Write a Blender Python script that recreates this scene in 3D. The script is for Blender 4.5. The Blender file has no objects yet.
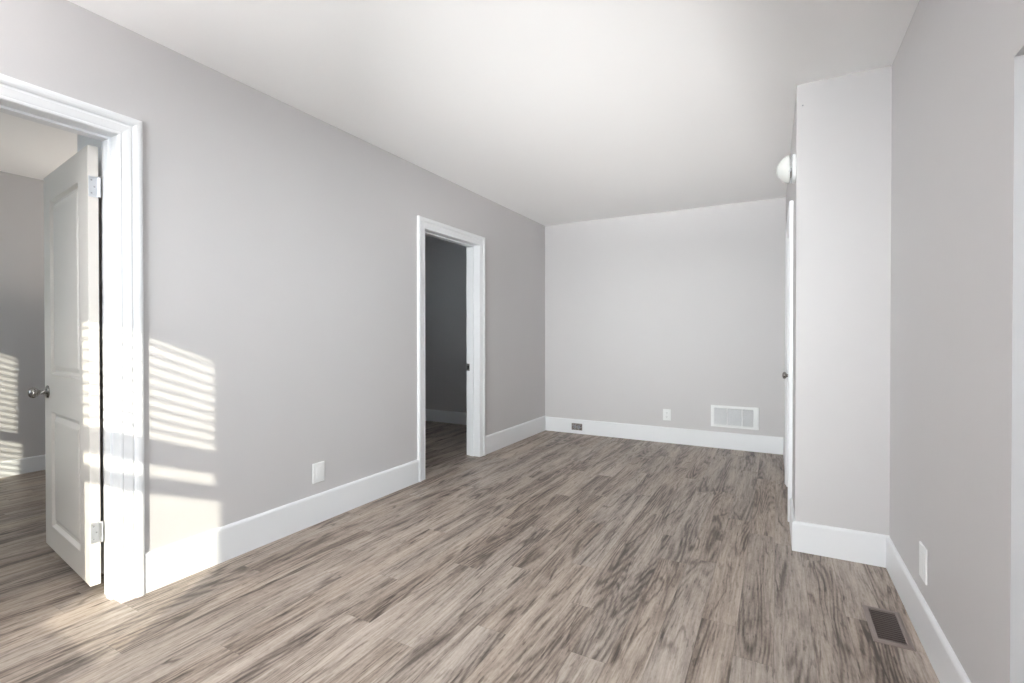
import bpy, bmesh, math, random
from mathutils import Vector, Matrix

sc = bpy.context.scene
col = sc.collection
PI = math.pi

# ------------------------------------------------------------------ camera
CAM_H = 1.14
F_PX, YAW, PITCH, ROLL = 483.85, 0.5012, -0.00732, -0.0002
cd = bpy.data.cameras.new('camera')
cam = bpy.data.objects.new('camera', cd)
col.objects.link(cam)
cd.sensor_fit = 'HORIZONTAL'
cd.sensor_width = 36.0
cd.lens = F_PX / 1024 * 36.0
cd.shift_y = -2.2 / 1024
cd.clip_start = 0.02
fw = Vector((-math.sin(YAW) * math.cos(PITCH), math.cos(YAW) * math.cos(PITCH), math.sin(PITCH)))
rt = Vector((math.cos(YAW), math.sin(YAW), 0))
up = rt.cross(fw)
r2 = rt * math.cos(ROLL) + up * math.sin(ROLL)
u2 = up * math.cos(ROLL) - rt * math.sin(ROLL)
M = Matrix((r2, u2, -fw)).transposed().to_4x4()
M.translation = Vector((0, 0, CAM_H))
cam.matrix_world = M
sc.camera = cam

# ------------------------------------------------------------------ world, sun, exposure
sc.view_settings.view_transform = 'Standard'
sc.view_settings.look = 'None'
sc.view_settings.gamma = 1.0
sc.view_settings.use_curve_mapping = False
sc.view_settings.exposure = 0.33
sc.cycles.use_denoising = True
sc.cycles.max_bounces = 16
sc.cycles.diffuse_bounces = 12
sc.cycles.transparent_max_bounces = 16
sc.cycles.sample_clamp_indirect = 6.0

world = bpy.data.worlds.new('sky')
sc.world = world
world.use_nodes = True
bg = world.node_tree.nodes['Background']
bg.inputs['Color'].default_value = (0.80, 0.90, 1.0, 1)
bg.inputs['Strength'].default_value = 6.0

SUN_DIR = Vector((-0.655, 1.0, -0.42)).normalized()
sl = bpy.data.lights.new('sun', 'SUN')
sl.energy = 5.8
sl.angle = math.radians(0.45)
sl.color = (1.0, 0.92, 0.77)
so = bpy.data.objects.new('sun', sl)
col.objects.link(so)
so.rotation_euler = SUN_DIR.to_track_quat('-Z', 'Y').to_euler()
so.location = (4, -6, 4)


def area(name, loc, direction, sx, sy, power, color):
    l = bpy.data.lights.new(name, 'AREA')
    l.shape = 'RECTANGLE'
    l.size, l.size_y = sx, sy
    l.energy = power
    l.color = color
    o = bpy.data.objects.new(name, l)
    col.objects.link(o)
    o.location = loc
    o.rotation_euler = Vector(direction).to_track_quat('-Z', 'Z').to_euler()
    return o


# ------------------------------------------------------------------ room numbers (metres)
L = -2.459          # face of the left wall
WT = 0.14           # its thickness
B = 5.317           # face of the back wall
H = 2.463           # ceiling
R = 0.488           # face of the right wall
C = 0.0873          # closet corner
D = 2.974           # closet front face
FY = -1.2           # face of the front wall, behind the camera
FAR = -5.48         # far wall of the room on the left
RT = 0.12
P_FRONT, P_SIDE, P_BED, P_LAMP, P_SPOT = 40, 28, 5.0, 66, 12.0
EAST = 3.4
PART = 2.3          # partition between the two left-hand rooms
R2B = 5.15          # back wall of the dark room

# added fill: lamps outside two windows, two uplighters and a spotlight, all unseen
a1 = area('window_fill_front', (-0.985, FY - 0.24, 1.45), (-0.07, 1, -0.02), 0.62, 1.36, P_FRONT, (0.97, 0.98, 1.0))
a1.data.spread = math.radians(68)  # added lamp, beam narrowed to carry fill to the back wall
area('window_fill_side', (EAST + 0.25, -0.1, 1.45), (-1, 0, 0), 1.7, 1.4, P_SIDE, (0.90, 0.95, 1.0))  # added fill lamp outside the side room window
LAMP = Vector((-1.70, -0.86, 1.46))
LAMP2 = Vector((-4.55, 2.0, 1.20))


def uplight(name, at, power, color, cone):
    o = area(name, at, (0, 0, 1), 0.16, 0.16, power, color)
    o.data.spread = math.radians(cone)
    o.data.shape = 'DISK'
    return o


uplight('fill_uplight', LAMP, P_LAMP, (1.0, 0.985, 0.98), 141)  # added fill, bounced off the main ceiling
uplight('fill_uplight', LAMP2, P_BED, (1.0, 0.91, 0.80), 165)  # added fill for the left-hand room
SPOT = Vector((-0.60, -0.95, 0.55))
SPOT_AZ = Vector((-0.06, 1.0, 0)).normalized()
SPOT_EL = math.radians(16.5)
SPOT_DIR = SPOT_AZ * math.cos(SPOT_EL) + Vector((0, 0, math.sin(SPOT_EL)))
s1 = area('fill_spot', SPOT, SPOT_DIR, 0.06, 0.06, P_SPOT, (1.0, 0.99, 0.98))  # added fill aimed at the back of the ceiling
s1.data.shape = 'DISK'
s1.data.spread = math.radians(50)


# ------------------------------------------------------------------ helpers
class MB:
    def __init__(self):
        self.bm = bmesh.new()

    def box(self, x0, x1, y0, y1, z0, z1):
        v = [self.bm.verts.new((x, y, z)) for x in (x0, x1) for y in (y0, y1) for z in (z0, z1)]
        for f in ((0, 1, 3, 2), (4, 6, 7, 5), (0, 4, 5, 1), (2, 3, 7, 6), (0, 2, 6, 4), (1, 5, 7, 3)):
            self.bm.faces.new([v[i] for i in f])
        return self

    def sweep(self, rings, closed=True, caps=True):
        """rings: lists of points, all the same length."""
        vs = [[self.bm.verts.new(p) for p in r] for r in rings]
        n = len(vs[0])
        for a, b in zip(vs[:-1], vs[1:]):
            for i in range(n if closed else n - 1):
                j = (i + 1) % n
                self.bm.faces.new((a[i], a[j], b[j], b[i]))
        if caps:
            self.bm.faces.new(vs[0])
            self.bm.faces.new(list(reversed(vs[-1])))
        return self

    def lathe(self, prof, base, axis, n=32, caps=True):
        """prof: (distance along axis, radius) pairs."""
        ax = Vector(axis).normalized()
        a = ax.orthogonal().normalized()
        b = ax.cross(a)
        base = Vector(base)
        rings = []
        for h, r in prof:
            rings.append([base + ax * h + (a * math.cos(2 * PI * k / n) + b * math.sin(2 * PI * k / n)) * max(r, 1e-4)
                          for k in range(n)])
        return self.sweep(rings, True, caps)

    def tube(self, p, q, r, n=12):
        p, q = Vector(p), Vector(q)
        return self.lathe([(0, r), ((q - p).length, r)], p, q - p, n)

    def wall(self, ax, t0, t1, u0, u1, z0, z1, holes=()):
        """a slab normal to ax (0 = x, 1 = y) with rectangular holes (u0,u1,z0,z1), one clean shell."""
        us = sorted({u0, u1, *[h[0] for h in holes], *[h[1] for h in holes]})
        zs = sorted({z0, z1, *[h[2] for h in holes], *[h[3] for h in holes]})
        us = [u for u in us if u0 <= u <= u1]
        zs = [z for z in zs if z0 <= z <= z1]

        def solid(i, k):
            if not (0 <= i < len(us) - 1 and 0 <= k < len(zs) - 1):
                return False
            cu, cz = (us[i] + us[i + 1]) / 2, (zs[k] + zs[k + 1]) / 2
            return not any(h[0] < cu < h[1] and h[2] < cz < h[3] for h in holes)
        cache = {}

        def V(t, u, z):
            key = (t, u, z)
            if key not in cache:
                cache[key] = self.bm.verts.new((t, u, z) if ax == 0 else (u, t, z))
            return cache[key]

        def F(*k):
            self.bm.faces.new([V(*q) for q in k])
        for i in range(len(us) - 1):
            for k in range(len(zs) - 1):
                if not solid(i, k):
                    continue
                a, b, c, d = us[i], us[i + 1], zs[k], zs[k + 1]
                F((t0, a, c), (t0, b, c), (t0, b, d), (t0, a, d))
                F((t1, a, c), (t1, a, d), (t1, b, d), (t1, b, c))
                if not solid(i - 1, k): F((t0, a, c), (t0, a, d), (t1, a, d), (t1, a, c))
                if not solid(i + 1, k): F((t0, b, c), (t1, b, c), (t1, b, d), (t0, b, d))
                if not solid(i, k - 1): F((t0, a, c), (t1, a, c), (t1, b, c), (t0, b, c))
                if not solid(i, k + 1): F((t0, a, d), (t0, b, d), (t1, b, d), (t1, a, d))
        return self

    def build(self, name, mat, parent=None, bevel=0.0, smooth=False, segs=2):
        bmesh.ops.recalc_face_normals(self.bm, faces=self.bm.faces)
        me = bpy.data.meshes.new(name)
        self.bm.to_mesh(me)
        self.bm.free()
        o = bpy.data.objects.new(name, me)
        col.objects.link(o)
        if mat: me.materials.append(mat)
        if parent: o.parent = parent
        if smooth:
            for p in me.polygons: p.use_smooth = True
        if bevel:
            m = o.modifiers.new('bevel', 'BEVEL')
            m.width = bevel
            m.segments = segs
            m.limit_method = 'ANGLE'
            m.angle_limit = math.radians(40)
        return o


def tag(o, label=None, cat=None, group=None, kind=None):
    if label: o['label'] = label
    if cat: o['category'] = cat
    if group: o['group'] = group
    if kind: o['kind'] = kind
    return o


def empty(name, loc=(0, 0, 0), rz=0.0, **k):
    o = bpy.data.objects.new(name, None)
    o.empty_display_size = 0.1
    col.objects.link(o)
    o.location = loc
    o.rotation_euler = (0, 0, rz)
    return tag(o, **k)


def struct(o, label, cat):
    return tag(o, label, cat, kind='structure')


# ------------------------------------------------------------------ materials
def new_mat(name):
    m = bpy.data.materials.new(name)
    m.use_nodes = True
    nt = m.node_tree
    return m, nt, nt.nodes['Principled BSDF']


def N(nt, t, **k):
    n = nt.nodes.new(t)
    for a, v in k.items():
        setattr(n, a, v)
    return n


def math_node(nt, op, a, b=None, c=None):
    n = N(nt, 'ShaderNodeMath', operation=op)
    for i, v in enumerate((a, b, c)):
        if v is None: continue
        if isinstance(v, (int, float)):
            n.inputs[i].default_value = v
        else:
            nt.links.new(v, n.inputs[i])
    return n.outputs[0]


def painted(name, rgb, rough, var=0.015, bump=0.02, scale=60, spec=0.5):
    """painted plaster or wood: faint mottling and roller texture"""
    m, nt, b = new_mat(name)
    tc = N(nt, 'ShaderNodeTexCoord')
    n1 = N(nt, 'ShaderNodeTexNoise')
    n1.inputs['Scale'].default_value = 1.7
    n1.inputs['Detail'].default_value = 3
    nt.links.new(tc.outputs['Object'], n1.inputs['Vector'])
    hsv = N(nt, 'ShaderNodeHueSaturation')
    hsv.inputs['Color'].default_value = (*rgb, 1)
    v = math_node(nt, 'MULTIPLY_ADD', n1.outputs['Fac'], 2 * var, 1 - var)
    nt.links.new(v, hsv.inputs['Value'])
    nt.links.new(hsv.outputs['Color'], b.inputs['Base Color'])
    b.inputs['Roughness'].default_value = rough
    b.inputs['Specular IOR Level'].default_value = spec
    if bump:
        n2 = N(nt, 'ShaderNodeTexNoise')
        n2.inputs['Scale'].default_value = scale
        n2.inputs['Detail'].default_value = 4
        nt.links.new(tc.outputs['Object'], n2.inputs['Vector'])
        bp = N(nt, 'ShaderNodeBump')
        bp.inputs['Strength'].default_value = bump
        bp.inputs['Distance'].default_value = 0.01
        nt.links.new(n2.outputs['Fac'], bp.inputs['Height'])
        nt.links.new(bp.outputs['Normal'], b.inputs['Normal'])
    return m


def metal(name, rgb, rough):
    m, nt, b = new_mat(name)
    tc = N(nt, 'ShaderNodeTexCoord')
    n1 = N(nt, 'ShaderNodeTexNoise')
    n1.inputs['Scale'].default_value = 120
    nt.links.new(tc.outputs['Object'], n1.inputs['Vector'])
    nt.links.new(math_node(nt, 'MULTIPLY_ADD', n1.outputs['Fac'], 0.15, rough - 0.07), b.inputs['Roughness'])
    b.inputs['Base Color'].default_value = (*rgb, 1)
    b.inputs['Metallic'].default_value = 1.0
    return m


wall_m = painted('greige_wall_paint', (0.590, 0.578, 0.582), 0.55)
ceil_m = painted('ceiling_paint', (0.945, 0.945, 0.945), 0.8, scale=40)
trim_m = painted('white_trim_paint', (0.825, 0.84, 0.86), 0.32, var=0.01, bump=0.01, scale=25)
door_m = painted('white_door_paint', (0.735, 0.70, 0.655), 0.38, var=0.01, bump=0.01, scale=30)
plastic_m = painted('white_plastic', (0.85, 0.86, 0.86), 0.3, var=0.005, bump=0)
grey_m = painted('grey_plastic', (0.30, 0.31, 0.33), 0.4, bump=0)
pale_m = painted('pale_grey_enamel', (0.50, 0.51, 0.54), 0.5, bump=0)
dark_m = painted('dark_void', (0.03, 0.03, 0.03), 0.8, bump=0)
brown_m = painted('brown_register_enamel', (0.225, 0.185, 0.170), 0.45, bump=0)
duct_m = painted('duct_shade_paint', (0.115, 0.095, 0.088), 0.7, bump=0)
nickel_m = metal('brushed_nickel', (0.36, 0.345, 0.33), 0.27)
chrome_m = metal('chrome', (0.75, 0.76, 0.78), 0.12)
steel_m = metal('hinge_steel', (0.72, 0.74, 0.77), 0.35)
blind_m = painted('blind_slat', (0.85, 0.84, 0.82), 0.5, bump=0)


def make_glass(name, tint, gloss):
    m, nt, b = new_mat(name)
    nt.nodes.remove(b)
    tr = N(nt, 'ShaderNodeBsdfTransparent')
    tr.inputs['Color'].default_value = (*tint, 1)
    gl = N(nt, 'ShaderNodeBsdfGlossy')
    gl.inputs['Roughness'].default_value = gloss
    fr = N(nt, 'ShaderNodeFresnel')
    fr.inputs['IOR'].default_value = 1.45
    mx = N(nt, 'ShaderNodeMixShader')
    nt.links.new(fr.outputs[0], mx.inputs[0])
    nt.links.new(tr.outputs[0], mx.inputs[1])
    nt.links.new(gl.outputs[0], mx.inputs[2])
    nt.links.new(mx.outputs[0], nt.nodes['Material Output'].inputs['Surface'])
    return m


glass_m = make_glass('window_glass', (0.96, 0.98, 0.97), 0.0)


def make_opal():
    m, nt, b = new_mat('frosted_opal_glass')
    tc = N(nt, 'ShaderNodeTexCoord')
    n1 = N(nt, 'ShaderNodeTexNoise')
    n1.inputs['Scale'].default_value = 25
    nt.links.new(tc.outputs['Object'], n1.inputs['Vector'])
    rp = N(nt, 'ShaderNodeValToRGB')
    rp.color_ramp.elements[0].color = (0.70, 0.71, 0.69, 1)
    rp.color_ramp.elements[1].color = (0.77, 0.78, 0.76, 1)
    nt.links.new(n1.outputs['Fac'], rp.inputs[0])
    nt.links.new(rp.outputs[0], b.inputs['Base Color'])
    b.inputs['Roughness'].default_value = 0.25
    b.inputs['Subsurface Weight'].default_value = 0.3
    b.inputs['Subsurface Radius'].default_value = (0.02, 0.02, 0.02)
    return m


opal_m = make_opal()


def make_floor_mat():
    m, nt, b = new_mat('weathered_oak_planks')
    PW, PL = 0.128, 1.22
    tc = N(nt, 'ShaderNodeTexCoord')
    sp = N(nt, 'ShaderNodeSeparateXYZ')
    nt.links.new(tc.outputs['Object'], sp.inputs[0])
    x, y = sp.outputs[0], sp.outputs[1]
    xr = math_node(nt, 'DIVIDE', math_node(nt, 'ADD', x, 10.0 * PW + 0.007), PW)
    row = math_node(nt, 'FLOOR', xr)
    fx = math_node(nt, 'FRACT', xr)
    wn = N(nt, 'ShaderNodeTexWhiteNoise', noise_dimensions='1D')
    nt.links.new(row, wn.inputs['W'])
    yr = math_node(nt, 'DIVIDE', math_node(nt, 'ADD', math_node(nt, 'MULTIPLY', wn.outputs['Value'], 7.3), math_node(nt, 'ADD', y, 20.0)), PL)
    idx = math_node(nt, 'FLOOR', yr)
    fy = math_node(nt, 'FRACT', yr)
    cmb = N(nt, 'ShaderNodeCombineXYZ')
    nt.links.new(row, cmb.inputs[0])
    nt.links.new(idx, cmb.inputs[1])
    w2 = N(nt, 'ShaderNodeTexWhiteNoise', noise_dimensions='3D')
    nt.links.new(cmb.outputs[0], w2.inputs['Vector'])
    sc3 = N(nt, 'ShaderNodeSeparateColor')
    nt.links.new(w2.outputs['Color'], sc3.inputs[0])
    rnd, rnd2 = sc3.outputs[0], sc3.outputs[1]

    def grain(sx, sy, detail, dist, zoff, rough=0.6):   # stretched noise along the plank
        c = N(nt, 'ShaderNodeCombineXYZ')
        nt.links.new(math_node(nt, 'MULTIPLY', x, sx), c.inputs[0])
        nt.links.new(math_node(nt, 'MULTIPLY', y, sy), c.inputs[1])
        nt.links.new(math_node(nt, 'MULTIPLY_ADD', rnd, 37.0, zoff), c.inputs[2])
        n = N(nt, 'ShaderNodeTexNoise')
        n.inputs['Scale'].default_value = 1.0
        n.inputs['Detail'].default_value = detail
        n.inputs['Roughness'].default_value = rough
        n.inputs['Distortion'].default_value = dist
        nt.links.new(c.outputs[0], n.inputs['Vector'])
        return n.outputs['Fac']
    M_ = lambda op, *k: math_node(nt, op, *k)

    def ramp01(v, lo, hi, to0=0.0, to1=1.0):
        r = N(nt, 'ShaderNodeMapRange', interpolation_type='SMOOTHSTEP')
        for nm, q in (('From Min', lo), ('From Max', hi), ('To Min', to0), ('To Max', to1)):
            r.inputs[nm].default_value = q
        nt.links.new(v, r.inputs['Value'])
        return r.outputs[0]
    # the grain wanders sideways along a plank
    wav = grain(5.0, 1.1, 2, 0.0, 3.0, 0.5)
    x = M_('MULTIPLY_ADD', M_('SUBTRACT', wav, 0.5), 0.055, x)
    broad = grain(10, 0.95, 3, 0.5, 0.0, 0.55)       # heartwood patches
    field = grain(6.5, 0.60, 0.5, 0.0, 11.0, 0.4)    # its contours draw the cathedral arches
    rings = M_('MULTIPLY_ADD', M_('SINE', M_('MULTIPLY', field, 136.0)), 0.5, 0.5)
    fibre = grain(115, 4.5, 3, 0.0, 23.0, 0.55)
    mid = grain(60, 5.0, 5, 0.6, 31.0, 0.68)
    pore = ramp01(grain(105, 13, 2, 0.0, 41.0, 0.5), 0.58, 0.68)
    speck = grain(120, 45, 2, 0.0, 71.0, 0.7)
    crackf = grain(9.0, 0.85, 2.5, 0.3, 53.0, 0.5)
    crack = M_('SUBTRACT', 1.0, ramp01(M_('ABSOLUTE', M_('SUBTRACT', crackf, 0.5)), 0.002, 0.020))
    crack = M_('MULTIPLY', crack, ramp01(grain(14, 2.5, 2, 0.0, 61.0, 0.5), 0.44, 0.58))
    rings = M_('POWER', rings, 1.6)
    amp = ramp01(broad, 0.43, 0.60, 0.03, 0.31)      # strong rings only in the heartwood
    t = M_('MULTIPLY_ADD', M_('SUBTRACT', 0.5, broad), 1.12, 0.66)
    t = M_('SUBTRACT', t, M_('MULTIPLY', rings, amp))
    t = M_('MULTIPLY_ADD', M_('SUBTRACT', fibre, 0.5), 0.85, t)
    t = M_('MULTIPLY_ADD', M_('SUBTRACT', mid, 0.5), 0.85, t)
    t = M_('SUBTRACT', t, M_('MULTIPLY', pore, 0.22))
    t = M_('MULTIPLY_ADD', M_('SUBTRACT', speck, 0.5), 0.38, t)
    t = M_('SUBTRACT', t, M_('MULTIPLY', crack, 0.36))
    t = M_('MULTIPLY_ADD', M_('SUBTRACT', rnd2, 0.5), 0.10, t)
    rp = N(nt, 'ShaderNodeValToRGB')
    cr = rp.color_ramp
    stops = [(0.0, (0.070, 0.054, 0.044)), (0.28, (0.155, 0.123, 0.103)), (0.52, (0.274, 0.224, 0.189)),
             (0.74, (0.385, 0.323, 0.275)), (1.0, (0.491, 0.426, 0.370))]
    cr.elements[0].position, cr.elements[0].color = stops[0][0], (*stops[0][1], 1)
    cr.elements[1].position, cr.elements[1].color = stops[-1][0], (*stops[-1][1], 1)
    for p, c in stops[1:-1]:
        e = cr.elements.new(p)
        e.color = (*c, 1)
    nt.links.new(t, rp.inputs[0])
    hsv = N(nt, 'ShaderNodeHueSaturation')          # a greyer or a warmer plank
    nt.links.new(rp.outputs[0], hsv.inputs['Color'])
    nt.links.new(M_('MULTIPLY_ADD', sc3.outputs[2], 0.22, 0.88), hsv.inputs['Saturation'])
    # seams: thin grooves along and across
    dx = M_('MULTIPLY', M_('MINIMUM', fx, M_('SUBTRACT', 1.0, fx)), PW)
    dy = M_('MULTIPLY', M_('MINIMUM', fy, M_('SUBTRACT', 1.0, fy)), PL)
    seam = ramp01(M_('MINIMUM', dx, dy), 0.0002, 0.0013)
    mx = N(nt, 'ShaderNodeMix', data_type='RGBA')
    nt.links.new(M_('MULTIPLY_ADD', seam, 0.55, 0.45), mx.inputs['Factor'])
    mx.inputs['A'].default_value = (0.12, 0.096, 0.082, 1)
    nt.links.new(hsv.outputs[0], mx.inputs['B'])
    nt.links.new(mx.outputs['Result'], b.inputs['Base Color'])
    nt.links.new(math_node(nt, 'MULTIPLY_ADD', fibre, 0.16, 0.36), b.inputs['Roughness'])
    b.inputs['Specular IOR Level'].default_value = 0.4
    bp = N(nt, 'ShaderNodeBump')
    bp.inputs['Strength'].default_value = 0.12
    bp.inputs['Distance'].default_value = 0.002
    hgt = math_node(nt, 'ADD', seam, math_node(nt, 'MULTIPLY', fibre, 0.4))
    nt.links.new(hgt, bp.inputs['Height'])
    nt.links.new(bp.outputs['Normal'], b.inputs['Normal'])
    return m


floor_m = make_floor_mat()

# ------------------------------------------------------------------ the shell
X0, X1, Y0, Y1 = FAR - 0.12, EAST + 0.12, FY - 0.14, B + 0.12
struct(MB().box(X0, X1, Y0, Y1, -0.1, 0.0).build('floor', floor_m), 'weathered grey-brown oak plank floor running through all the rooms', 'floor')
struct(MB().box(X0, X1, Y0, Y1, H, H + 0.1).build('ceiling', ceil_m), 'plain white ceiling above the empty room', 'ceiling')

# door openings in the left wall: (y0, y1, z0, z1)
O1 = (0.20, 1.018, 0.0, 2.010)      # rough openings, lined with 18 mm jambs
O2 = (3.020, 3.858, 0.0, 2.006)
struct(MB().wall(0, L - WT, L, FY, B, 0, H, (O1, O2)).build('wall_left', wall_m), 'long light grey wall with two white-cased doorways', 'wall')
struct(MB().wall(1, B, B + 0.12, L - WT, R + RT, 0, H).build('wall_back', wall_m), 'light grey end wall with a white air grille low on it', 'wall')
ROPEN = (-0.6, 1.572, 0.0, 1.797)
struct(MB().wall(0, R, R + RT, FY, B, 0, H, (ROPEN,)).build('wall_right', wall_m), 'light grey right-hand wall ending at a plain uncased opening', 'wall')
W1 = (-1.238, -0.692, 0.845, 2.145)   # front windows (x0, x1, z0, z1)
W2 = (-4.55, -3.629, 0.82, 2.145)
struct(MB().wall(1, FY - 0.14, FY, X0, X1, 0, H, (W1, W2)).build('wall_front', wall_m), 'front wall with the sunny windows, behind the viewer', 'wall')
W4 = (3.20, 4.05, 1.35, 2.05)         # unseen window added to brighten the dark room (y0, y1, z0, z1)
struct(MB().wall(0, X0, FAR, FY, B, 0, H, (W4,)).build('wall_bedroom_far', wall_m), 'grey far wall of the room seen through the left doorway, striped by sun', 'wall')
struct(MB().wall(1, PART, PART + 0.12, FAR, L - WT, 0, H).build('wall_bedroom_partition', wall_m), 'partition between the two rooms on the left', 'wall')
struct(MB().wall(1, R2B, R2B + 0.12, FAR, L - WT, 0, H).build('wall_dark_room', wall_m), 'unlit grey wall seen through the middle doorway', 'wall')
struct(MB().wall(1, 1.085, PART, -3.075, L - WT, 0, H).build('wall_bedroom_closet', trim_m), 'pale wall return behind the open white door', 'wall')
W3 = (-1.0, 0.8, 0.75, 2.15)         # unseen side room window, added to let in fill light (y0, y1, z0, z1)
struct(MB().wall(0, EAST, X1, FY, B, 0, H, (W3,)).build('wall_side_room', wall_m), 'outer wall of the side room beyond the right-hand opening', 'wall')
struct(MB().wall(1, D + 0.02, D + 0.14, R + RT, EAST, 0, H).build('wall_side_room_end', wall_m), 'end wall of the side room beyond the right-hand opening', 'wall')

# closet box in the back right corner; its side wall is a hair off square
SKEW = 0.0075
CO = (0.50, 1.235, 0.0, 1.893)       # closet door opening along the side wall
struct(MB().wall(1, D, D + 0.11, C, R, 0, H).build('wall_closet_front', wall_m), 'narrow light grey closet front in the back right corner', 'wall')
cs = struct(MB().wall(0, 0.0, 0.10, 0.0, B - D, 0, H, (CO,)).build('wall_closet_side', wall_m), 'closet side wall seen edge-on, holding the closet door', 'wall')
cs.location = (C, D, 0)
cs.rotation_euler = (0, 0, SKEW)


# ------------------------------------------------------------------ baseboards
def bb_prof(h, t=0.015):
    # (out from wall, height): flat board with a stepped, rounded cap
    return [(0, 0), (t, 0), (t, h - 0.013), (t - 0.002, h - 0.006), (t - 0.006, h - 0.001), (t - 0.009, h), (0, h)]


def baseboard(name, label, path, h, side, mat=None, t=0.015):
    """path: floor points along the wall faces; side: +1 = board stands to the left of travel."""
    pts = [Vector((p[0], p[1], 0)) for p in path]
    offs = []
    for i, p in enumerate(pts):
        ds = []
        if i > 0: ds.append((p - pts[i - 1]).normalized())
        if i < len(pts) - 1: ds.append((pts[i + 1] - p).normalized())
        ns = [Vector((-d.y, d.x, 0)) * side for d in ds]
        if len(ns) == 1:
            offs.append(ns[0])
        else:
            s = ns[0] + ns[1]
            offs.append(s / max(0.2, 1 + ns[0].dot(ns[1])))
    rings = [[p + o * u + Vector((0, 0, z)) for u, z in bb_prof(h, t)] for p, o in zip(pts, offs)]
    o = MB().sweep(rings).build(name, mat or trim_m)
    return struct(o, label, 'baseboard')


baseboard('baseboard_left', 'tall white baseboard on the left wall between the two doorways', [(L, 1.089), (L, 2.948)], 0.176, -1)
baseboard('baseboard_left_end', 'short white baseboard on the left wall past the middle doorway', [(L, 3.927), (L, B - 0.0)], 0.176, -1)
baseboard('baseboard_left_front', 'white baseboard on the left wall in front of the near doorway', [(L, FY), (L, 0.128)], 0.176, -1)
cosk, sisk = math.cos(SKEW), math.sin(SKEW)
CB = (C - (B - D) * sisk, B)


def csw(s, d=0.0):   # a point on the closet side wall, d out into the room
    return (C - s * sisk - d * cosk, D + s * cosk - d * sisk)


baseboard('baseboard_back', 'white baseboard along the end wall, pierced by a small grey outlet', [(L + 0.015, B), (CB[0] - 0.015, B)], 0.166, -1)
baseboard('baseboard_closet', 'white baseboard wrapping round the closet corner', [csw(0.405), (C, D), (R - 0.0, D)], 0.157, -1)
baseboard('baseboard_closet_end', 'short white baseboard past the closet door', [csw(B - D), csw(1.33)], 0.157, -1)
baseboard('baseboard_right', 'white baseboard along the right-hand wall beside the floor register', [(R, D - 0.015), (R, 1.572)], 0.153, -1)
baseboard('baseboard_bedroom', 'white baseboard on the far wall of the room on the left', [(FAR, FY), (FAR, PART)], 0.127, -1)
baseboard('baseboard_dark_room', 'shaded white baseboard seen through the middle doorway', [(FAR, R2B), (L - WT, R2B)], 0.155, -1)


# ------------------------------------------------------------------ door casings
CAS = [(0.0, 0.0), (0.0, 0.008), (0.003, 0.012), (0.009, 0.013), (0.013, 0.011), (0.017, 0.0125), (0.030, 0.0145), (0.044, 0.0165), (0.048, 0.0135),
       (0.053, 0.0135), (0.057, 0.019), (0.064, 0.0225), (0.073, 0.0235), (0.081, 0.022), (0.087, 0.018), (0.087, 0.0)]


def casing_set(root, to_world, u0, u1, top, w=0.087, sgn=1):
    """three mitred boards round an opening; to_world(u along wall, out, z)."""
    s = w / 0.087
    prof = [(a * s, b) for a, b in CAS]
    P = lambda ring: [Vector(to_world(*q)) for q in ring]
    MB().sweep([P([(u0 - a, b, 0) for a, b in prof]), P([(u0 - a, b, top + a) for a, b in prof])]).build('casing', trim_m, root)
    MB().sweep([P([(u1 + a, b, 0) for a, b in prof]), P([(u1 + a, b, top + a) for a, b in prof])]).build('casing', trim_m, root)
    MB().sweep([P([(u0 - a, b, top + a) for a, b in prof]), P([(u1 + a, b, top + a) for a, b in prof])]).build('head_casing', trim_m, root)


def jamb_set(root, to_world, o, depth, stop_at):
    """18 mm jamb lining inside the rough opening o, with a door stop; returns nothing."""
    def bx(u0, u1, d0, d1, z0, z1, name):
        mb = MB()
        pts = [Vector(to_world(u, -d, z)) for u in (u0, u1) for d in (d0, d1) for z in (z0, z1)]
        v = [mb.bm.verts.new(p) for p in pts]
        for f in ((0, 1, 3, 2), (4, 6, 7, 5), (0, 4, 5, 1), (2, 3, 7, 6), (0, 2, 6, 4), (1, 5, 7, 3)):
            mb.bm.faces.new([v[i] for i in f])
        return mb.build(name, trim_m, root, bevel=0.0015)
    j = 0.018
    bx(o[0], o[0] + j, 0, depth, 0, o[3] - j, 'jamb')
    bx(o[1] - j, o[1], 0, depth, 0, o[3] - j, 'jamb')
    bx(o[0], o[1], 0, depth, o[3] - j, o[3], 'head_jamb')
    s0, s1 = stop_at
    bx(o[0] + j, o[0] + j + 0.010, s0, s1, 0, o[3] - j - 0.010, 'door_stop')
    bx(o[1] - j - 0.010, o[1] - j, s0, s1, 0, o[3] - j - 0.010, 'door_stop')
    bx(o[0] + j, o[1] - j, s0, s1, o[3] - j - 0.010, o[3] - j, 'door_stop')


def left_w(u, d, z): return (L + d, u, z)


def left_back_w(u, d, z): return (L - WT - d, u, z)


t1 = struct(empty('trim_1', (L, 0.6, 0)), 'wide white moulded door casing at the far left, sunlit', 'door casing')
t1.location = (0, 0, 0)
casing_set(t1, left_w, O1[0] + 0.018, O1[1] - 0.018, O1[3] - 0.018)
jamb_set(t1, left_w, O1, WT, (0.055, 0.098))
for u0, u1 in ((O1[0] - 0.045, O1[0] + 0.012), (O1[1] - 0.012, O1[1] + 0.045)):
    MB().box(L - WT - 0.015, L - WT, u0, u1, 0, O1[3]).build('back_casing', trim_m, t1, bevel=0.003)
t2 = struct(empty('trim_2'), 'white moulded door casing round the dark middle doorway', 'door casing')
casing_set(t2, left_w, O2[0] + 0.018, O2[1] - 0.018, O2[3] - 0.018)
jamb_set(t2, left_w, O2, WT, (0.055, 0.098))
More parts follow.
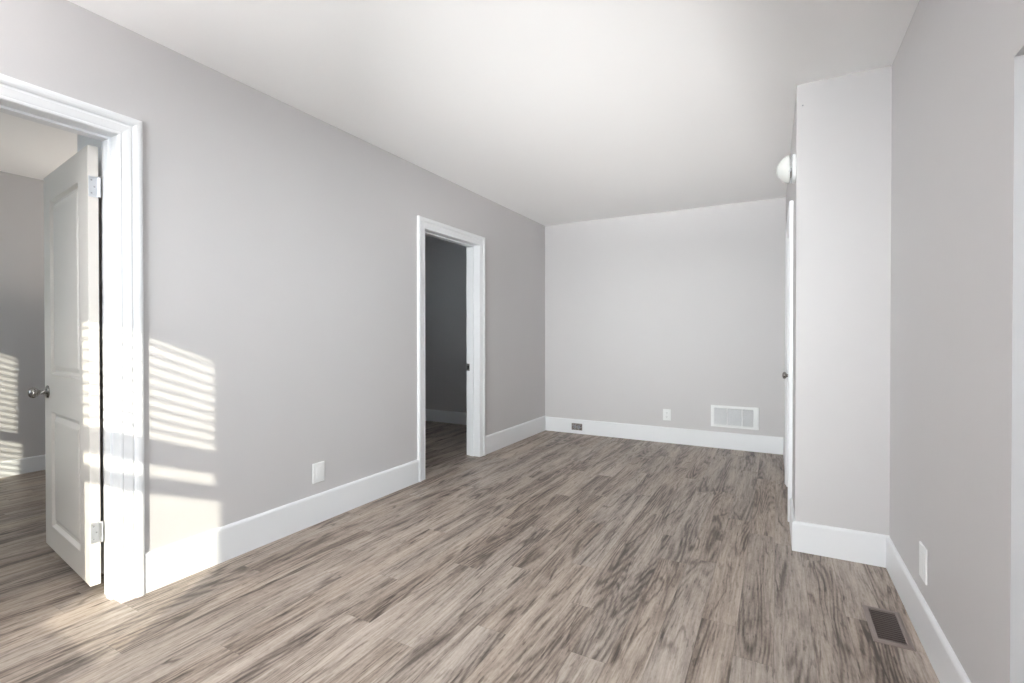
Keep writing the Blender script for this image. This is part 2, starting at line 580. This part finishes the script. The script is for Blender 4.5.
# strike plate on the far jamb
yj = O2[1] - 0.018
sp_ = MB().box(L - 0.138, L - 0.100, yj - 0.0025, yj, 0.808, 0.874).build('strike_plate', nickel_m, t2, bevel=0.001)
tag(sp_, 'small dark metal latch plate')
MB().box(L - 0.128, L - 0.110, yj - 0.0032, yj - 0.0020, 0.826, 0.856).build('latch_hole', dark_m, sp_)


# ------------------------------------------------------------------ panel doors
def knob_parts(root, k_=1.0):
    def one(base, ax):
        ax = Vector(ax)
        k = MB().lathe([(0.0, 0.018), (0.004, 0.012), (0.020 * k_, 0.0105), (0.026 * k_, 0.012), (0.033 * k_, 0.021), (0.042 * k_, 0.0262), (0.050 * k_, 0.0270),
                        (0.058 * k_, 0.0245), (0.064 * k_, 0.0175), (0.067 * k_, 0.008), (0.0675 * k_, 0.0)], Vector(base) + ax * 0.008, ax, 28).build('knob', nickel_m, root, smooth=True)
        tag(k, 'brushed nickel door knob')
        MB().lathe([(0, 0.033), (0.003, 0.0335), (0.007, 0.029), (0.011, 0.020), (0.012, 0.0)], base, ax, 28).build('rose', nickel_m, k, smooth=True)
        return k
    return one


def panel_door(root, w, z0, z1, t, panels, mat):
    """leaf in local coordinates: x 0..w from the hinge, faces at y = 0 and y = t; recessed, raised panels on both faces.
    panels: (u0, u1, za, zb)."""
    mb = MB()
    us = sorted({0, w, *[p[0] for p in panels], *[p[1] for p in panels]})
    zs = sorted({z0, z1, *[p[2] for p in panels], *[p[3] for p in panels]})
    mb.wall(1, 0.0, t, 0, w, z0, z1, panels)
    leaf = mb.build('leaf', mat, root, bevel=0.002)
    for (a, b, c, d) in panels:
        pb = MB()
        for f, s in ((0.0, 1), (t, -1)):
            # sticking slopes in, flat groove, raised field
            steps = [(0.0, 0.0), (0.003, 0.004), (0.009, 0.0145), (0.020, 0.0155), (0.042, 0.0045), (0.050, 0.0035)]
            rings = []
            for ins, dep in steps:
                y = f + s * dep
                rings.append([Vector((a + ins, y, c + ins)), Vector((b - ins, y, c + ins)), Vector((b - ins, y, d - ins)), Vector((a + ins, y, d - ins))])
            vs = [[pb.bm.verts.new(p) for p in r] for r in rings]
            for q, r in zip(vs[:-1], vs[1:]):
                for i in range(4):
                    pb.bm.faces.new((q[i], q[(i + 1) % 4], r[(i + 1) % 4], r[i]))
            pb.bm.faces.new(vs[-1])
        pb.build('panel', mat, leaf)
    return leaf


# door 1: opens into the room on the left, a little past square
TH = math.radians(97.0)
d1 = struct(empty('door_1', (L - WT + 0.001, 0.951, 0), PI / 2 + TH), 'white two-panel door standing open in the left doorway, sunlit at its hinge edge', 'door')
# local x runs from hinge to latch edge; the face towards the viewer is local y = t
DT = 0.036
d1.rotation_euler = (0, 0, math.atan2(-math.cos(TH), -math.sin(TH)))
DW = 0.768
PAN = [(0.146, 0.640, 0.172, 0.752), (0.146, 0.640, 0.947, 1.826)]
# local +y = rotate(+90) of local x; x = (-sin, -cos): +y points to -y of the world -> shift so that the visible face sits at y = 0
panel_door(d1, DW, 0.055, 1.962, DT, PAN, door_m).location = (0, -DT, 0)
one = knob_parts(d1)
one((0.702, 0.0, 0.852), (0, 1, 0))
one((0.702, -DT, 0.852), (0, -1, 0))
# latch plate on the latch edge
MB().box(DW - 0.001, DW + 0.0012, -0.030, -0.006, 0.823, 0.881).build('latch_plate', nickel_m, d1, bevel=0.0005)


def hinge(root, z, hh=0.089):
    h = MB()
    h.box(-0.0022, 0.0006, -0.034, -0.002, z - hh / 2, z + hh / 2)
    o = h.build('hinge', steel_m, root, bevel=0.0006)
    tag(o, 'bright steel butt hinge')
    MB().lathe([(0, 0.004), (0.003, 0.0062), (0.006, 0.0058), (hh - 0.006, 0.0058), (hh - 0.003, 0.0062), (hh, 0.004)], (-0.008, -DT - 0.001, z - hh / 2), (0, 0, 1), 14).build('pin', steel_m, o, smooth=True)
    for yy, zz in ((-0.012, 0.028), (-0.022, 0.0), (-0.012, -0.028)):
        MB().lathe([(0, 0.0034), (0.0008, 0.0030), (0.001, 0.0)], (-0.0022, yy, z + zz), (-1, 0, 0), 10).build('screw', grey_m, o)
    return o


hinge(d1, 1.785)
hinge(d1, 0.285)

# closet door casing and closed door on the closet side wall
t3 = struct(empty('trim_3', (C, D, 0), SKEW), 'white door casing round the closet door, seen edge-on', 'door casing')


def cl_w(u, d, z): return (-d, u, z)


casing_set(t3, cl_w, CO[0] + 0.018, CO[1] - 0.018, CO[3] - 0.018, w=0.087)
jamb_set(t3, cl_w, CO, 0.10, (0.040, 0.075))
d2 = struct(empty('door_2', (*csw(CO[0] + 0.021), 0), SKEW + PI / 2), 'closed white closet door with a dark knob, seen edge-on', 'door')
DW2 = CO[1] - CO[0] - 0.042
leaf2 = panel_door(d2, DW2, 0.012, CO[3] - 0.021, 0.035, [(0.11, DW2 - 0.11, 0.2, 0.78), (0.11, DW2 - 0.11, 0.95, 1.76)], door_m)
leaf2.location = (0, -0.047, 0)
one2 = knob_parts(d2, 0.72)
one2((DW2 - 0.062, -0.012, 0.845), (0, 1, 0))
for zz in (1.600, 0.475):
    o = MB().lathe([(0, 0.004), (0.003, 0.0065), (0.085, 0.0065), (0.088, 0.004)], (-0.003, 0.0065, zz - 0.044), (0, 0, 1), 14).build('hinge', nickel_m, d2, smooth=True)
    tag(o, 'dark metal hinge barrel')


# ------------------------------------------------------------------ windows with blinds (front wall)
def double_hung(name, label, x0, x1, z0, z1, meet):
    w = struct(empty(name), label, 'window')
    s = 0.045
    # lining and casing in the room
    MB().box(x0 - 0.09, x0 - s + 0.0, FY, FY + 0.02, z0 - 0.09, z1 + 0.09).build('casing', trim_m, w, bevel=0.004)
    MB().box(x1 + s, x1 + 0.09, FY, FY + 0.02, z0 - 0.09, z1 + 0.09).build('casing', trim_m, w, bevel=0.004)
    MB().box(x0 - s, x1 + s, FY, FY + 0.02, z1 + s, z1 + 0.09).build('head_casing', trim_m, w, bevel=0.004)
    MB().box(x0 - 0.11, x1 + 0.11, FY - 0.03, FY + 0.05, z0 - 0.075, z0 - 0.05).build('stool', trim_m, w, bevel=0.005)
    MB().box(x0 - 0.09, x1 + 0.09, FY, FY + 0.018, z0 - 0.16, z0 - 0.075).build('apron', trim_m, w, bevel=0.004)

    def sash(yc, za, zb, nm, bot, top):
        o = MB()
        o.wall(1, yc - 0.017, yc + 0.017, x0 - s, x1 + s, za, zb, ((x0, x1, za + bot, zb - top),))
        f = o.build(nm, trim_m, w, bevel=0.002)
        MB().box(x0 - 0.005, x1 + 0.005, yc - 0.002, yc + 0.002, za + bot - 0.005, zb - top + 0.005).build('pane', glass_m, f)
    sash(FY - 0.045, z0 - 0.05, meet + 0.030, 'lower_sash', 0.05, 0.020)
    sash(FY - 0.085, meet - 0.02, z1 + 0.05, 'upper_sash', 0.050, 0.05)
    return w


W1IN = (W1[0], W1[1], W1[2], W1[3])
MEET = 1.468


def blinds(name, label, x0, x1, zt, zb, pitch, stack, group, tilt):
    b = empty(name, (0, 0, 0), label=label, cat='window blind', group=group)
    yc = FY + 0.062
    MB().box(x0, x1, yc - 0.028, yc + 0.028, zt, zt + 0.055).build('head_rail', blind_m, b, bevel=0.003)
    z = zt - pitch * 0.6
    hw = 0.024
    ct, st = math.cos(tilt), math.sin(tilt)
    while z > zb + stack:
        rings = []
        for xx in (x0, x1):
            r = []
            for v, e in ((-hw, 0), (-hw * .4, 0.0022), (hw * .4, 0.0022), (hw, 0), (hw * .4, 0.0002 + 0.0005), (-hw * .4, 0.0002 + 0.0005)):
                r.append(Vector((xx, yc + v * ct - e * st, z + v * st + e * ct)))
            rings.append(r)
        MB().sweep(rings).build('slat', blind_m, b)
        z -= pitch
    if stack > 0.03:   # slats gathered above the bottom rail
        q = zb + 0.022
        while q < zb + stack:
            MB().box(x0, x1, yc - 0.024, yc + 0.024, q, q + 0.003).build('slat', blind_m, b)
            q += 0.0042
    MB().box(x0, x1, yc - 0.024, yc + 0.024, zb, zb + 0.02).build('bottom_rail', blind_m, b, bevel=0.003)
    for xx in (x0 + 0.10, x1 - 0.10):
        MB().tube((xx, yc, zb), (xx, yc, zt + 0.01), 0.0009, 6).build('cord', blind_m, b)
    return b


def lining(w, x0, x1, z0, z1):
    s = 0.045
    MB().box(x0 - s - 0.012, x0 - s, FY - 0.13, FY + 0.0, z0 - 0.05, z1 + 0.05).build('jamb', trim_m, w)
    MB().box(x1 + s, x1 + s + 0.012, FY - 0.13, FY + 0.0, z0 - 0.05, z1 + 0.05).build('jamb', trim_m, w)


win1 = double_hung('window_1', 'sunny double-hung window in the front wall, behind the viewer', *W1, MEET)
win2 = double_hung('window_2', 'sunny double-hung window of the room on the left, outside the view', *W2, MEET)
blinds('venetian_blind', 'half-raised white slatted blind on the front room window', W1[0] - 0.09, W1[1] + 0.09, 2.13, 1.520, 0.0478, 0.085, None, math.radians(-7))
blinds('venetian_blind', 'lowered white slatted blind on the left-hand room window', W2[0] - 0.09, W2[1] + 0.09, 2.13, 0.80, 0.0478, 0.024, None, math.radians(-7))
# the holes in the front wall are cut to the sashes' outer size
bpy.data.objects['wall_front'].data.clear_geometry()
tmp = MB().wall(1, FY - 0.14, FY, X0, X1, 0, H, [(a - 0.045, b - -0.045, c - 0.05, d + 0.05) for a, b, c, d in (W1, W2)])
bmesh.ops.recalc_face_normals(tmp.bm, faces=tmp.bm.faces)
tmp.bm.to_mesh(bpy.data.objects['wall_front'].data)
tmp.bm.free()
bpy.data.objects['wall_front'].data.materials.append(wall_m)

w3 = struct(empty('window_3'), 'wide window added to the side room for fill light, outside the view', 'window')
fr = MB().wall(0, EAST + 0.02, EAST + 0.06, W3[0], W3[1], W3[2], W3[3],
               ((W3[0] + 0.05, -0.125, W3[2] + 0.05, W3[3] - 0.05), (-0.075, W3[1] - 0.05, W3[2] + 0.05, W3[3] - 0.05))).build('window_frame', trim_m, w3, bevel=0.003)
for a, b in ((W3[0] + 0.045, -0.12), (-0.08, W3[1] - 0.045)):
    MB().box(EAST + 0.038, EAST + 0.042, a, b, W3[2] + 0.045, W3[3] - 0.045).build('pane', glass_m, fr)


w4 = struct(empty('window_4'), 'small high window added to brighten the dark room, outside the view', 'window')
f4 = MB().wall(0, FAR - 0.08, FAR - 0.04, W4[0], W4[1], W4[2], W4[3], ((W4[0] + 0.05, W4[1] - 0.05, W4[2] + 0.05, W4[3] - 0.05),)).build('window_frame', trim_m, w4, bevel=0.003)
MB().box(FAR - 0.062, FAR - 0.058, W4[0] + 0.045, W4[1] - 0.045, W4[2] + 0.045, W4[3] - 0.045).build('pane', glass_m, f4)

# ------------------------------------------------------------------ outlets
def outlet(name, label, loc, rz, w, h, face_m, plate_m, horizontal=False, blank=False):
    """local: plate in the xz plane, facing local -y, centred on the origin."""
    o = empty(name, loc, rz, label=label, cat='outlet')
    t = 0.006
    pr = [(0.0, 1.0, 1.0), (t * 0.55, 1.0, 1.0), (t * 0.9, 0.965, 0.975), (t, 0.92, 0.945)]
    pl = MB()
    pl.sweep([[Vector((sx * w / 2 * a, -d, sz * h / 2 * b)) for sx, sz in ((-1, -1), (1, -1), (1, 1), (-1, 1))] for d, a, b in pr])
    pl.build('plate', plate_m, o)
    if blank:   # smooth rectangular insert
        MB().box(-w * 0.21, w * 0.21, -t - 0.0022, -t + 0.001, -h * 0.28, h * 0.28).build('insert', face_m, o, bevel=0.0015)
        return o
    for k in (-1, 1):
        if horizontal:
            cx, cz, rw, rh = k * w * 0.19, 0.0, w * 0.26, h * 0.48
        else:
            cx, cz, rw, rh = 0.0, k * h * 0.175, w * 0.47, h * 0.25
        rc = MB()
        n = 20
        ring = []
        for q in range(n):   # flattened round receptacle face
            a = 2 * PI * q / n
            ring.append((max(-rw / 2, min(rw / 2, 0.62 * rw * math.cos(a))), max(-rh / 2, min(rh / 2, 0.62 * rh * math.sin(a)))))
        rc.sweep([[Vector((cx + px * s, -t - d, cz + pz * s)) for px, pz in ring] for d, s in ((-0.001, 1.0), (0.0012, 1.0), (0.002, 0.94))])
        r = rc.build('receptacle', face_m, o)
        for sx in (-1, 1):
            if horizontal:
                MB().box(cx - 0.004, cx + 0.004, -t - 0.0024, -t - 0.0019, cz + sx * 0.0062 - 0.001, cz + sx * 0.0062 + 0.001).build('slot', dark_m, r)
            else:
                MB().box(cx + sx * 0.0062 - 0.001, cx + sx * 0.0062 + 0.001, -t - 0.0024, -t - 0.0019, cz - 0.002, cz + 0.006).build('slot', dark_m, r)
        MB().lathe([(0, 0.0022), (0.0005, 0.0022)], (cx - (0.009 if horizontal else 0), -t - 0.0019, cz - (0 if horizontal else 0.008)), (0, -1, 0), 10).build('slot', dark_m, r)
    MB().lathe([(0, 0.003), (0.0012, 0.0026), (0.0016, 0)], (0, -t, 0), (0, -1, 0), 12).build('screw', steel_m, o)
    return o


outlet('outlet', 'white outlet plate on the left wall between the two doorways', (L, 2.022, 0.305), PI / 2, 0.086, 0.120, plastic_m, plastic_m, blank=True)
outlet('outlet', 'white outlet plate on the end wall left of the air grille', (-1.028, B, 0.297), 0, 0.080, 0.120, plastic_m, plastic_m)
outlet('outlet', 'white outlet plate low on the right-hand wall above its baseboard', (R, 2.337, 0.285), -PI / 2, 0.090, 0.130, plastic_m, plastic_m, blank=True)
outlet('outlet', 'small grey metal outlet set sideways into the end wall baseboard', (-2.042, B - 0.015, 0.080), 0, 0.130, 0.078, grey_m, nickel_m, horizontal=True)

# ------------------------------------------------------------------ return air grille on the end wall
g = empty('air_grille', (-0.372, B, 0.325), label='white three-column air return grille on the end wall', cat='vent')
GW, GH = 0.438, 0.220
bars = [(-GW / 2 + 0.030, -0.070), (-0.062, 0.066), (0.074, GW / 2 - 0.050)]
fm = MB().wall(1, -0.010, 0.0, -GW / 2, GW / 2, -GH / 2, GH / 2, [(a, b, -GH / 2 + 0.026, GH / 2 - 0.026) for a, b in bars])
fm.build('frame', plastic_m, g, bevel=0.0035)
MB().box(-GW / 2 + 0.02, GW / 2 - 0.03, -0.0012, -0.0004, -GH / 2 + 0.02, GH / 2 - 0.02).build('backing', pale_m, g)
for a, b in bars:
    z = -GH / 2 + 0.030
    while z < GH / 2 - 0.028:
        MB().sweep([[Vector((xx, -0.0015, z + 0.0045)), Vector((xx, -0.0095, z)), Vector((xx, -0.0095, z - 0.0014)), Vector((xx, -0.0015, z + 0.0031))] for xx in (a, b)]).build('louver', plastic_m, g)
        z += 0.0105
for xx in (-GW / 2 + 0.012, GW / 2 - 0.012):
    MB().lathe([(0, 0.004), (0.0014, 0.0034), (0.0018, 0)], (xx, -0.010, 0.0), (0, -1, 0), 12).build('screw', steel_m, g)

# ------------------------------------------------------------------ floor register
fr_ = empty('floor_register', (0.381, 2.362, 0.0), label='brown louvered metal floor register beside the right-hand baseboard', cat='vent')
FWX, FLY = 0.124, 0.278
sx0, sx1, sy0, sy1 = -0.044, 0.044, -0.116, 0.116
rim = MB()
outer = [(-FWX / 2, -FLY / 2), (FWX / 2, -FLY / 2), (FWX / 2, FLY / 2), (-FWX / 2, FLY / 2)]
inner = [(sx0, sy0), (sx1, sy0), (sx1, sy1), (sx0, sy1)]
def ring_at(f, z): return [Vector((a[0] + (b[0] - a[0]) * f, a[1] + (b[1] - a[1]) * f, z)) for a, b in zip(outer, inner)]
rim.sweep([ring_at(0, 0.0), ring_at(0, 0.002), ring_at(0.35, 0.0055), ring_at(0.9, 0.006), ring_at(1.0, 0.005), ring_at(1.0, 0.0)], caps=False)
rim.build('frame', brown_m, fr_)
MB().box(sx0, sx1, sy0, sy1, 0.0004, 0.0010).build('duct_shade', duct_m, fr_)  # flat dark sheet, the shade inside the duct put into its colour
ny = 15
for k in range(ny):
    yy = sy0 + (k + 0.5) * (sy1 - sy0) / ny
    MB().sweep([[Vector((xx, yy - 0.0035, 0.0050)), Vector((xx, yy - 0.0020, 0.0056)), Vector((xx, yy + 0.0040, 0.0022)), Vector((xx, yy + 0.0028, 0.0014))] for xx in (sx0, sx1)]).build('louver', brown_m, fr_)

# ------------------------------------------------------------------ wall lamp over the closet corner
WLs, WLz = 0.125, 2.062
lx, ly = csw(WLs)
wl = empty('wall_lamp', (lx, ly, WLz), SKEW, label='unlit frosted glass dome lamp high on the closet side wall', cat='lamp')
AX = (-1, 0, 0)
MB().lathe([(0, 0.076), (0.003, 0.078), (0.013, 0.078), (0.016, 0.074), (0.016, 0.0)], (0, 0, 0), AX, 40).build('backplate', plastic_m, wl, smooth=False)
MB().lathe([(0.016, 0.066), (0.017, 0.074), (0.020, 0.0765), (0.027, 0.0765), (0.030, 0.073), (0.030, 0.066)], (0, 0, 0), AX, 40, caps=False).build('ring', chrome_m, wl)
MB().lathe([(0.028, 0.0735), (0.036, 0.0745), (0.045, 0.072), (0.056, 0.066), (0.067, 0.057), (0.077, 0.046), (0.086, 0.032), (0.091, 0.016), (0.0925, 0.0)], (0, 0, 0), AX, 40).build('glass_shade', opal_m, wl, smooth=True)
for a in (0.45 * PI, 1.12 * PI, 1.78 * PI):
    p = Vector((0, math.cos(a), math.sin(a)))
    MB().tube(p * 0.066 + Vector((-0.0225, 0, 0)), p * 0.088 + Vector((-0.0225, 0, 0)), 0.0028, 10).build('thumb_screw', chrome_m, wl)
    MB().box(-0.036, -0.018, p.y * 0.078 - 0.004, p.y * 0.078 + 0.004, p.z * 0.078 - 0.003, p.z * 0.078 + 0.003).build('clip', chrome_m, wl, bevel=0.001)

# unseen torchieres, added to bounce fill light off the ceilings
def torchiere(at, label):
    t = empty('added_floor_lamp', (at.x, at.y, 0), label=label, cat='lamp', group='torchiere lamps')
    MB().lathe([(0, 0.14), (0.012, 0.14), (0.022, 0.12), (0.030, 0.03), (0.034, 0.0)], (0, 0, 0), (0, 0, 1), 40).build('base', nickel_m, t, smooth=True)
    MB().tube((0, 0, 0.03), (0, 0, at.z - 0.07), 0.012, 16).build('pole', nickel_m, t, smooth=True)
    MB().lathe([(0.0, 0.015), (0.02, 0.05), (0.06, 0.12), (0.10, 0.165), (0.098, 0.168), (0.055, 0.125), (0.012, 0.055), (-0.01, 0.016)], (0, 0, at.z - 0.07), (0, 0, 1), 40, caps=False).build('bowl_shade', nickel_m, t, smooth=True)


torchiere(LAMP, 'torchiere floor lamp added as fill light beside the front window, behind the viewer')
torchiere(LAMP2, 'torchiere floor lamp added as fill light hidden behind the open white door')

# spotlight added behind the viewer, barn doors shaped to keep its fill on the ceiling
st_ = empty('spotlight', (SPOT.x, SPOT.y, 0), label='black fill spotlight added on a tripod stand, unseen behind the viewer', cat='lamp')
P0 = Vector((0, 0, SPOT.z))
MB().lathe([(-0.16, 0.03), (-0.15, 0.06), (-0.06, 0.075), (-0.005, 0.085), (-0.005, 0.078), (-0.05, 0.068), (-0.02, 0.0)], P0, SPOT_DIR, 32, caps=False).build('lamp_head', dark_m, st_, smooth=True)
sd_ = Vector((SPOT_AZ.y, -SPOT_AZ.x, 0))


def flap(name, corners):
    n = (corners[1] - corners[0]).cross(corners[3] - corners[0]).normalized() * 0.002
    MB().sweep([[p - n for p in corners], [p + n for p in corners]]).build(name, dark_m, st_)


CUT = math.tan(math.radians(17.0))
q0 = P0 + SPOT_AZ * 0.03 - Vector((0, 0, 0.075))
q1 = P0 + SPOT_AZ * 0.42 + Vector((0, 0, 0.42 * CUT))
flap('barn_door', [q0 - sd_ * 0.08, q0 + sd_ * 0.08, q1 + sd_ * 0.24, q1 - sd_ * 0.24])
az = Vector((math.sin(math.radians(8.5)), math.cos(math.radians(8.5)), 0))
e0 = P0 + sd_ * 0.085
e1 = P0 + az * 0.42
flap('barn_door', [e0 - Vector((0, 0, 0.07)), e0 + Vector((0, 0, 0.08)), e1 + Vector((0, 0, 0.36)), e1 - Vector((0, 0, 0.02))])
MB().tube((0, 0, 0.25), (0, 0, SPOT.z - 0.09), 0.011, 14).build('pole', dark_m, st_)
for k in range(3):
    a = 2 * PI * k / 3 + 0.4
    MB().tube((0, 0, 0.42), (0.28 * math.cos(a), 0.28 * math.sin(a), 0.01), 0.008, 10).build('leg', dark_m, st_)

# small nail left in the closet front
nl = MB()
nl.lathe([(0, 0.0014), (0.010, 0.0014), (0.0102, 0.0040), (0.012, 0.0036), (0.0124, 0.0)], (0.114, D + 0.001, 2.348), (0, -1, -0.1), 12)
tag(nl.build('nail', grey_m), 'tiny dark nail near the top of the closet front', 'nail')
